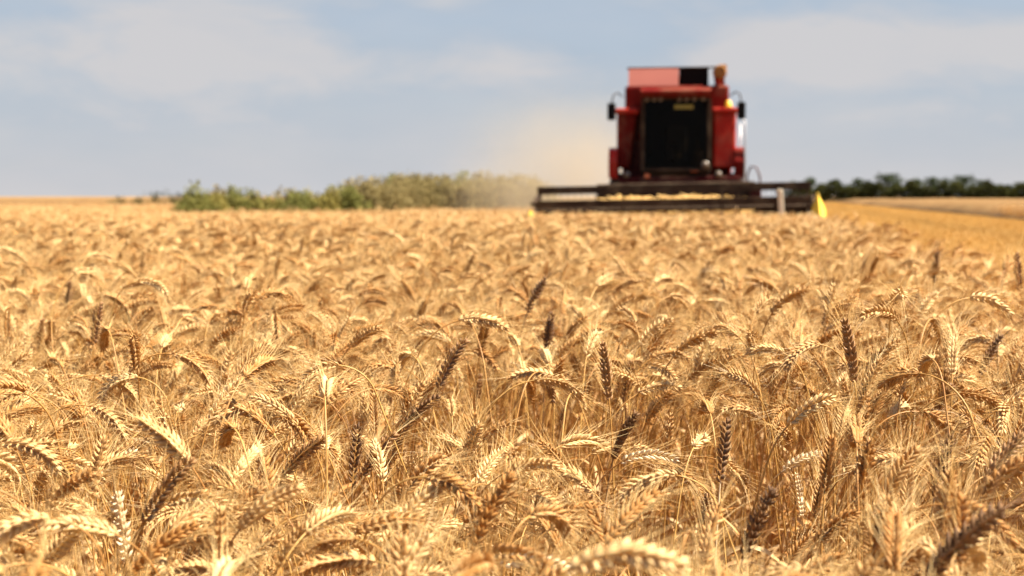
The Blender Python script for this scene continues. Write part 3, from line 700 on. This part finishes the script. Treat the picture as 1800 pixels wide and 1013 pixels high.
def wheel(x, y, r, w):
    t = MB(); h = w / 2
    t.lathe([(r * .58, -h * .9), (r * .86, -h), (r * .97, -h * .8), (r, -h * .4), (r, h * .4), (r * .97, h * .8), (r * .86, h), (r * .58, h * .9)], (x, y, r), 'X', 36)
    for k in range(22):                                      # tread lugs
        a = 2 * math.pi * k / 22; s_ = 1 if k % 2 else -1
        for q in (0,):
            p1 = Vector((x, y + math.cos(a) * r, r + math.sin(a) * r)); p2 = Vector((x + s_ * h * .92, y + math.cos(a + .16) * r * .985, r + math.sin(a + .16) * r * .985)); t.tube([p1, p2], .045, 4)
    wo_ = link('wheel', None, C)
    t.build('tyre', M['rubber'], wo_)
    t = MB(); t.lathe([(0, -h * .35), (r * .3, -h * .35), (r * .36, -h * .5), (r * .56, -h * .6), (r * .60, -h * .92), (r * .60, h * .92), (r * .56, h * .6), (r * .36, h * .5), (r * .3, h * .35), (0, h * .35)], (x, y, r), 'X', 28); t.build('rim', M['rim'], wo_)
for s in (-1, 1): wheel(s * 1.28, 1.35, .86, .58); wheel(s * 1.15, 5.6, .52, .38)
b = MB(); b.tube([(-1.3, 1.35, .86), (1.3, 1.35, .86)], .16, 12); b.tube([(-1.2, 5.6, .55), (1.2, 5.6, .55)], .09, 10); b.box(-.5, .5, 1.1, 1.6, .9, 1.5); b.box(-.2, .2, 5.4, 5.8, .6, 1.6); b.build('axle', M['black'], C)
b = MB(); b.prism([(.9, .9), (.9, 1.5), (-1.1, .95), (-1.1, .30)], -.65, .65); b.build('feeder_house', M['dark_red'], C)
# header
H = link('header', None, C); H.rotation_euler = (0, R(-1.1), 0)
HW = 2.98
b = MB(); b.prism([(-1.05, .30), (-1.05, 1.00), (-1.12, 1.00), (-1.14, .34), (-2.0, .16), (-2.0, .13)], -HW, HW)
b.box(-1.70, 1.80, -.98, -.74, 1.15, 1.50, bev=.03); b.box(-1.72, -1.60, -.98, -.80, .9, 1.24); b.box(1.62, 1.82, -.98, -.80, .9, 1.24)
b.build('back_frame', M['steel'], H)
for s in (-1, 1):
    b = MB(); b.prism([(-.95, .25), (-.95, 1.12), (-1.5, 1.18), (-2.15, .62), (-2.3, .2), (-2.0, .12)], s * HW, s * (HW + .05)); b.build('end_plate', M['steel'] if s < 0 else M['steel'], H)
    b = MB()                                                 # crop divider: a long pointed snout
    x0 = s * (HW + .05); pr = [(-2.32, .98, .15), (-2.7, .80, .13), (-3.2, .48, .08), (-3.7, .22, .02)]
    if s > 0: pr = [(-2.32, 1.24, .11), (-2.6, 1.14, .14), (-3.1, .74, .12), (-3.7, .25, .02)]
    vs, fs = [], []
    for (yy, zt, w_) in pr: vs += [(x0 - w_, yy, .14), (x0 - w_, yy, zt * .75), (x0, yy, zt), (x0 + w_, yy, zt * .75), (x0 + w_, yy, .14)]
    for i in range(3):
        for k in range(5): a_, b_ = i * 5 + k, i * 5 + (k + 1) % 5; fs.append((a_, b_, b_ + 5, a_ + 5))
    fs += [(4, 3, 2, 1, 0), (15, 16, 17, 18, 19)]
    b.add(vs, fs); b.build('crop_divider', M['yellow'], H)
b = MB(); b.tube([(-HW, -1.45, .52), (HW, -1.45, .52)], .20, 16)
for k in range(130):                                         # auger flighting
    t0, x = k * .42, -HW + .05 + (2 * HW - .1) * k / 149; t0 = t0 if x < 0 else -t0
    p = Vector((x, -1.45 + math.cos(t0) * .2, .52 + math.sin(t0) * .2)); q = Vector((x, -1.45 + math.cos(t0) * .33, .52 + math.sin(t0) * .33)); b.tube([p, q], [.03, .02], 4)
b.build('feed_auger', M['steel'], H)
b = MB(); b.box(-HW, HW, -2.12, -1.98, .12, .16)
for k in range(76): x = -HW + .04 + k * .0787; b.tube([(x, -2.08, .14), (x, -2.26, .13)], [.018, .004], 5)
b.build('cutter_bar', M['steel'], H)
RY, RZ, RR = -1.95, .93, .44
b = MB(); b.tube([(-HW + .05, RY, RZ), (HW - .05, RY, RZ)], .055, 12)
for x in (-HW + .12, -1.05, 1.05, HW - .12):
    for k in range(5):
        a = R(90 + 72 * k); b.tube([(x, RY, RZ), (x, RY + math.cos(a) * RR, RZ + math.sin(a) * RR)], .022, 6)
reel = b.build('reel', M['steel'], H)
for k in range(5):
    a = R(90 + 72 * k); y_, z_ = RY + math.cos(a) * RR, RZ + math.sin(a) * RR
    b = MB(); b.box(-HW + .06, HW - .06, y_ - .02, y_ + .02, z_ - .085, z_ + .085, bev=.006)
    for q in range(40): x = -HW + .15 + q * .1456; b.tube([(x, y_, z_ - .06), (x, y_ - .03, z_ - .20)], [.007, .005], 4)
    b.build('reel_bat', M['steel'], H)
for s in (-1, 1):
    b = MB(); b.tube([(s * (HW - .7 if s > 0 else HW + .0), -1.0, 1.28), (s * (HW - .7 if s > 0 else HW + .0), -2.35, 1.02 if s > 0 else 1.08)], .05, 8); b.build('reel_arm', M['steel'], H)
b = MB(); b.box(2.20, 2.31, -2.44, -2.38, .55, 1.30, bev=.015, taper=lambda c: Vector((c.x - (c.z - 1.3) * .06, c.y, c.z))); b.build('marker_board', M['cream'], H)
b = MB(); b.box(1.68, 1.92, -1.3, -1.0, 1.0, 1.42, bev=.03); b.build('drive_cover', M['dark_red'], H)
tag(thing('cut_wheat', (0, 0, 0), 'golden heap of cut wheat lying on the header behind the reel', 'wheat'), kind='stuff')
cw = bpy.data.objects['cut_wheat']; cw.location = (CX, CY, 0); cw.rotation_euler = (0, 0, CROT)
b = MB()
for k in range(3600):
    x = rs.uniform(-2.6, 2.7); top = .56 + .63 * max(0, 1 - (abs(x) / 1.8) ** 8) + .02 * math.sin(x * 3)
    y_ = rs.uniform(-1.75, -1.16); z_ = .35 + (max(.5, top) - .35) * rs.random() ** .4; a = rs.uniform(0, 6.28); e = rs.uniform(-.3, .3); l_ = rs.uniform(.12, .3)
    d = Vector((math.cos(a), math.sin(a) * .35, e)) * l_; s_ = d.orthogonal().normalized() * .008; p = Vector((x, y_, z_))
    b.add([p - s_, p + s_, p + d + s_, p + d - s_], [(0, 1, 2, 3)])
bo = b.build('straw', M['crop'], cw)

# ------------------------------------------------------------------ dust thrown up behind the combine
def dust_material():
    m = bpy.data.materials.new('dust'); m.use_nodes = True
    n, l = m.node_tree.nodes, m.node_tree.links
    n.remove(n['Principled BSDF'])
    pv = n.new('ShaderNodeVolumePrincipled'); pv.inputs['Color'].default_value = (0.66, 0.55, 0.39, 1); pv.inputs['Anisotropy'].default_value = 0.2
    t = n.new('ShaderNodeTexCoord'); ln = n.new('ShaderNodeVectorMath'); ln.operation = 'LENGTH'
    l.new(t.outputs['Object'], ln.inputs[0])
    nz = n.new('ShaderNodeTexNoise'); nz.inputs['Scale'].default_value = 1.6; nz.inputs['Detail'].default_value = 4; nz.inputs['Roughness'].default_value = .6
    l.new(t.outputs['Object'], nz.inputs['Vector'])
    def mth(op, a, b, cl=False):
        k = n.new('ShaderNodeMath'); k.operation = op; k.use_clamp = cl
        for i, v in enumerate((a, b)):
            if isinstance(v, (int, float)): k.inputs[i].default_value = v
            else: l.new(v, k.inputs[i])
        return k.outputs[0]
    f = mth('SUBTRACT', 1.0, ln.outputs['Value'], True); f = mth('POWER', f, 1.3)
    k = mth('MULTIPLY', mth('SUBTRACT', nz.outputs['Fac'], .25), 2.0, True)
    d = mth('MULTIPLY', mth('MULTIPLY', f, k), DUST)
    l.new(d, pv.inputs['Density']); l.new(pv.outputs[0], n['Material Output'].inputs['Volume'])
    return m
DUST = .62
bm = bmesh.new(); bmesh.ops.create_icosphere(bm, subdivisions=3, radius=1)
me = bpy.data.meshes.new('dust_cloud'); bm.to_mesh(me); bm.free(); me.materials.append(dust_material())
du = link('dust_cloud', me); du.location = (1.75, 45.0, 1.5); du.scale = (4.4, 3.9, 3.7)
tag(du, 'tan dust cloud hanging behind the left side of the combine', 'dust', kind='stuff')

# ------------------------------------------------------------------ shrubs and weeds at the left, trees on the horizon at the right
def leaves(mb, n, pos, size, rs, m=0, lean=0.0, ratio=.45):
    for k in range(n):
        p, up = pos(); s = size * rs.uniform(.6, 1.4)
        d = Vector((rs.gauss(0, 1), rs.gauss(0, 1), rs.gauss(0, .6) + up)).normalized(); w = d.cross(Vector((rs.gauss(0, 1), rs.gauss(0, 1), rs.gauss(0, 1)))).normalized() * s * ratio * .5
        p = Vector(p); mb.add([p, p + d * s * .5 - w, p + d * s, p + d * s * .5 + w], [(0, 1, 2, 3)], m)
def weed_mesh(seed, h, w, stems, nleaf, kind):
    """a clump of tall weeds: stems fanning from the base, leaves along them"""
    rr = random.Random(seed); st, lf = MB(), MB(); tops = []
    for k in range(stems):
        a = rr.uniform(0, 6.28); r0 = w * .5 * math.sqrt(rr.random()); b0 = Vector((math.cos(a) * r0, math.sin(a) * r0, 0)); hh = h * (1 - .3 * (r0 / (w * .5)) ** 2) * rr.uniform(.78, 1.03)
        t0 = b0 + Vector((math.cos(a) * .12 * hh * rr.random(), math.sin(a) * .12 * hh * rr.random(), hh)); m0 = (b0 + t0) / 2 + Vector((rr.gauss(0, .03), rr.gauss(0, .03), 0))
        st.tube([b0, m0, t0], [.012, .009, .004], 4, cap=False); tops.append((b0, m0, t0))
    def pos():
        b0, m0, t0 = rr.choice(tops); t = rr.random() ** .9; p = b0.lerp(m0, t * 2) if t < .5 else m0.lerp(t0, t * 2 - 1)
        sp_ = .16 * w * (1.1 - t * .75); return p + Vector((rr.gauss(0, sp_), rr.gauss(0, sp_), rr.gauss(0, .05))), .1
    leaves(lf, nleaf, pos, .105, rr, ratio=.5)
    return st.mesh('stem', [M['bark']]), lf
W_ = {}
def weed(name, kind, px, y, h, w, matname, label, seed, nleaf=900, stems=16):
    p = at(px, HORIZON, y); o = thing(name, (p.x, y, 0), label, 'shrub', random.Random(seed).uniform(0, 6.28), 'shrubs and weeds along the left of the field')
    sm, lf = weed_mesh(seed, h, w, stems, nleaf, kind)
    link('stem', sm, o); lf.build('foliage', M[matname], o); return o
def zpx(py, y): return EYE + (HORIZON - py) / FPX * y         # height that shows at pixel row py
weeds = [
 # name, kind, px, distance, top row, width, material, label
 ('shrub', 'b', 345, 41, 336, 1.0, 'weed', 'dark green leafy shrub at the left end of the scrub'),
 ('weed_clump', 'b', 336, 42, 312, .35, 'weed', 'single thin weed spike rising above the left end of the scrub'),
 ('shrub', 'b', 392, 41.5, 333, 1.0, 'yellow_weed', 'yellow green shrub beside the dark green one at the left end'),
 ('weed_clump', 'b', 378, 43, 322, .5, 'dry_weed', 'brown tipped weed clump behind the yellow green shrub'),
 ('shrub', 'b', 428, 42, 330, .9, 'weed', 'green shrub with thin upright tips right of the yellow green one'),
 ('weed_clump', 'b', 418, 43, 321, .4, 'weed', 'tall green weed spikes left of the middle of the low scrub'),
 ('shrub', 'b', 468, 42, 334, 1.0, 'yellow_weed', 'low yellowish shrub in the middle of the low scrub'),
 ('weed_clump', 'b', 505, 43, 322, .55, 'dry_weed', 'reddish brown topped weed clump in the low scrub'),
 ('shrub', 'b', 520, 42, 333, 1.1, 'weed', 'broad olive green shrub under the reddish weed clump'),
 ('shrub', 'b', 566, 42.5, 328, 1.0, 'yellow_weed', 'yellow green shrub just before the scrub starts to rise'),
 ('shrub', 'b', 606, 43, 324, 1.1, 'weed', 'olive shrub where the scrub starts to rise to the right'),
 ('shrub', 'b', 650, 44, 314, 1.2, 'dry_weed', 'brownish shrub at the left shoulder of the tall scrub'),
 ('shrub', 'b', 694, 45, 310, 1.2, 'dry_weed', 'dense brown green shrub in the left part of the tall scrub'),
 ('shrub', 'b', 736, 46, 308, 1.2, 'dry_weed', 'brown green shrub in the middle of the tall scrub'),
 ('shrub', 'b', 778, 46, 306, 1.25, 'dry_weed', 'tallest brown shrub left of the dust'),
 ('shrub', 'b', 822, 46.5, 305, 1.25, 'dry_weed', 'brown shrub half veiled by dust'),
 ('shrub', 'b', 866, 47, 305, 1.25, 'dry_weed', 'tan looking shrub deeper in the dust'),
 ('shrub', 'b', 910, 47, 305, 1.3, 'dry_weed', 'faint shrub almost lost in the dust next to the header'),
 ('shrub', 'b', 715, 48, 311, 1.2, 'weed', 'green shrub peeping between two brown ones in the tall scrub'),
 ('shrub', 'b', 800, 48.5, 308, 1.2, 'weed', 'green shrub behind the tallest brown one'),
]
for i, (nm, kd, px, y, top, w, mt, lb) in enumerate(weeds):
    h = zpx(top, y); w *= 1.15 if px < 620 else 1.75; y += 0 if px < 620 else 4 * min(1, (px - 620) / 80); h = zpx(top - (0 if px < 600 else 5), y); weed(nm, kd, px, y, h, w, mt, lb, 100 + i, nleaf=int((3800 if px < 620 else 6000) * w), stems=int(18 * w) + 3)
for i, (px, top, w, lb) in enumerate([(292, 329, 2.3, 'dark distant bush beyond the wheat left of the scrub'), (318, 335, 1.6, 'small distant bush tucked behind the left end of the scrub'),
                                   (258, 337, 1.8, 'low distant bush left of the dark one on the horizon'), (218, 341, 1.8, 'farthest low bush on the left skyline')]):
    y = 95; h = zpx(top, y); o = weed('bush', 'b', px, y, h, w, 'scrub', lb, 300 + i, 900, 14)
def tree_mesh(seed, h, w, nleaf, trunk_h=.28):
    rr = random.Random(seed); tr, cr_ = MB(), MB()
    tr.tube([(0, 0, 0), (.05 * w, 0, h * .25), (0, .03 * w, h * .55), (.04 * w, 0, h * .85)], [h * .03, h * .024, h * .015, h * .005], 8)
    lobes = []
    for k in range(17):
        a = rr.uniform(0, 6.28); z = h * rr.uniform(trunk_h, .92); e = 1 - ((z / h - .5) / .5) ** 2 * .75; r0 = w * .5 * e * rr.uniform(.25, .95)
        c = Vector((math.cos(a) * r0, math.sin(a) * r0, z)); lobes.append((c, w * rr.uniform(.11, .22)))
        tr.tube([(0, 0, max(h * .15, z - h * .25)), c * .6 + Vector((0, 0, z * .36)), c], [h * .010, h * .007, h * .002], 5)
    lobes.append((Vector((0, 0, h * .9)), w * .16))
    def pos():
        c, r0 = rr.choice(lobes); v = Vector((rr.gauss(0, 1), rr.gauss(0, 1), rr.gauss(0, .8))).normalized() * r0 * rr.uniform(.55, 1.05); return c + v, .1
    leaves(cr_, nleaf, pos, h * .06, rr, ratio=.7)
    return tr.mesh('trunk', [M['bark']]), cr_.v, cr_.f, cr_.m
TD = 262
kinds = [tree_mesh(500 + k, 1.0, 1.0, 1500) for k in range(5)]
tree_spec = [  # px, top row, crown width in px, kind, label
 (1392, 322, 30, 0, 'dark', 'dark tree partly behind the right end of the header'),
 (1424, 316, 28, 1, 'dark', 'first dark tree clear of the header, just right of the yellow divider'),
 (1447, 325, 20, 2, 'bright', 'small yellowish green tree between the first and second dark trees'),
 (1470, 318, 28, 3, 'dark', 'second round dark tree right of the yellow divider'),
 (1490, 326, 20, 4, 'dark', 'low tree in the dip right of the second round tree'),
 (1509, 316, 28, 0, 'dark', 'pointed dark tree left of the tallest tree'),
 (1533, 324, 24, 2, 'dark', 'small dark tree tucked against the left side of the tallest tree'),
 (1560, 309, 50, 1, 'dark', 'tallest and broadest dark tree on the skyline'),
 (1594, 326, 24, 4, 'dark', 'low tree in the dip right of the tallest tree'),
 (1612, 317, 28, 3, 'dark', 'left tree of the flat topped middle clump'),
 (1636, 314, 34, 0, 'dark', 'rounded tree at the centre of the flat topped middle clump'),
 (1662, 317, 28, 2, 'dark', 'narrow dark tree right of the flat topped clump'),
 (1694, 312, 44, 1, 'dark', 'second tallest dark tree, broad, on the right of the skyline'),
 (1724, 319, 32, 4, 'dark', 'sloping dark tree on the right flank of the second tallest'),
 (1748, 327, 36, 3, 'bright', 'low bright green tree near the right end of the tree line'),
 (1775, 327, 28, 0, 'dark', 'low bluish dark tree right of the bright green one'),
 (1800, 324, 30, 2, 'dark', 'dark tree cut by the right edge of the view'),
 (1835, 320, 34, 1, 'dark', 'dark tree just past the right edge of the view'),
 (1870, 316, 36, 3, 'dark', 'round dark tree farther past the right edge of the view'), (1910, 318, 40, 0, 'dark', 'broad dark tree well past the right edge of the view'),
 (1955, 314, 44, 1, 'dark', 'tall dark tree far past the right edge of the view'), (2000, 320, 36, 2, 'dark', 'last dark tree of the line outside the view')]
for i, (px, top, wpx, k, tone, lb) in enumerate(tree_spec):
    y = TD + (i * 37 % 11) - 5; p = at(px, HORIZON, y); h = zpx(top - 2, y); w = wpx / FPX * y * 1.45
    o = thing('tree', (p.x, y, 0), lb, 'tree', i * 1.9, 'trees along the skyline at the right'); o.scale = (w, w, h)
    tm, cv, cf, cm_ = kinds[k]; link('trunk', tm, o)
    me_name = 'crown_%s_%d' % (tone, k)
    me_ = bpy.data.meshes.get(me_name)
    if me_ is None:
        me_ = bpy.data.meshes.new(me_name); me_.from_pydata(cv, [], cf); me_.materials.append(M['crown'] if tone == 'dark' else M['crown_bright'])
    link('crown', me_, o)
sb = MB(); rr = random.Random(77)
x0, x1 = at(1380, HORIZON, TD).x, at(2020, HORIZON, TD).x
def pos_s():
    x = rr.uniform(x0, x1); return (x, TD - 6 + rr.uniform(-1.5, 1.5), rr.random() ** .7 * (3.1 + .6 * math.sin(x * .9) + .4 * math.sin(x * 2.3))), .2
leaves(sb, 23000, pos_s, .42, rr, ratio=.7)
tag(sb.build('undergrowth', M['scrub']), 'dark scrub filling the foot of the tree line on the right', 'scrub', kind='stuff')
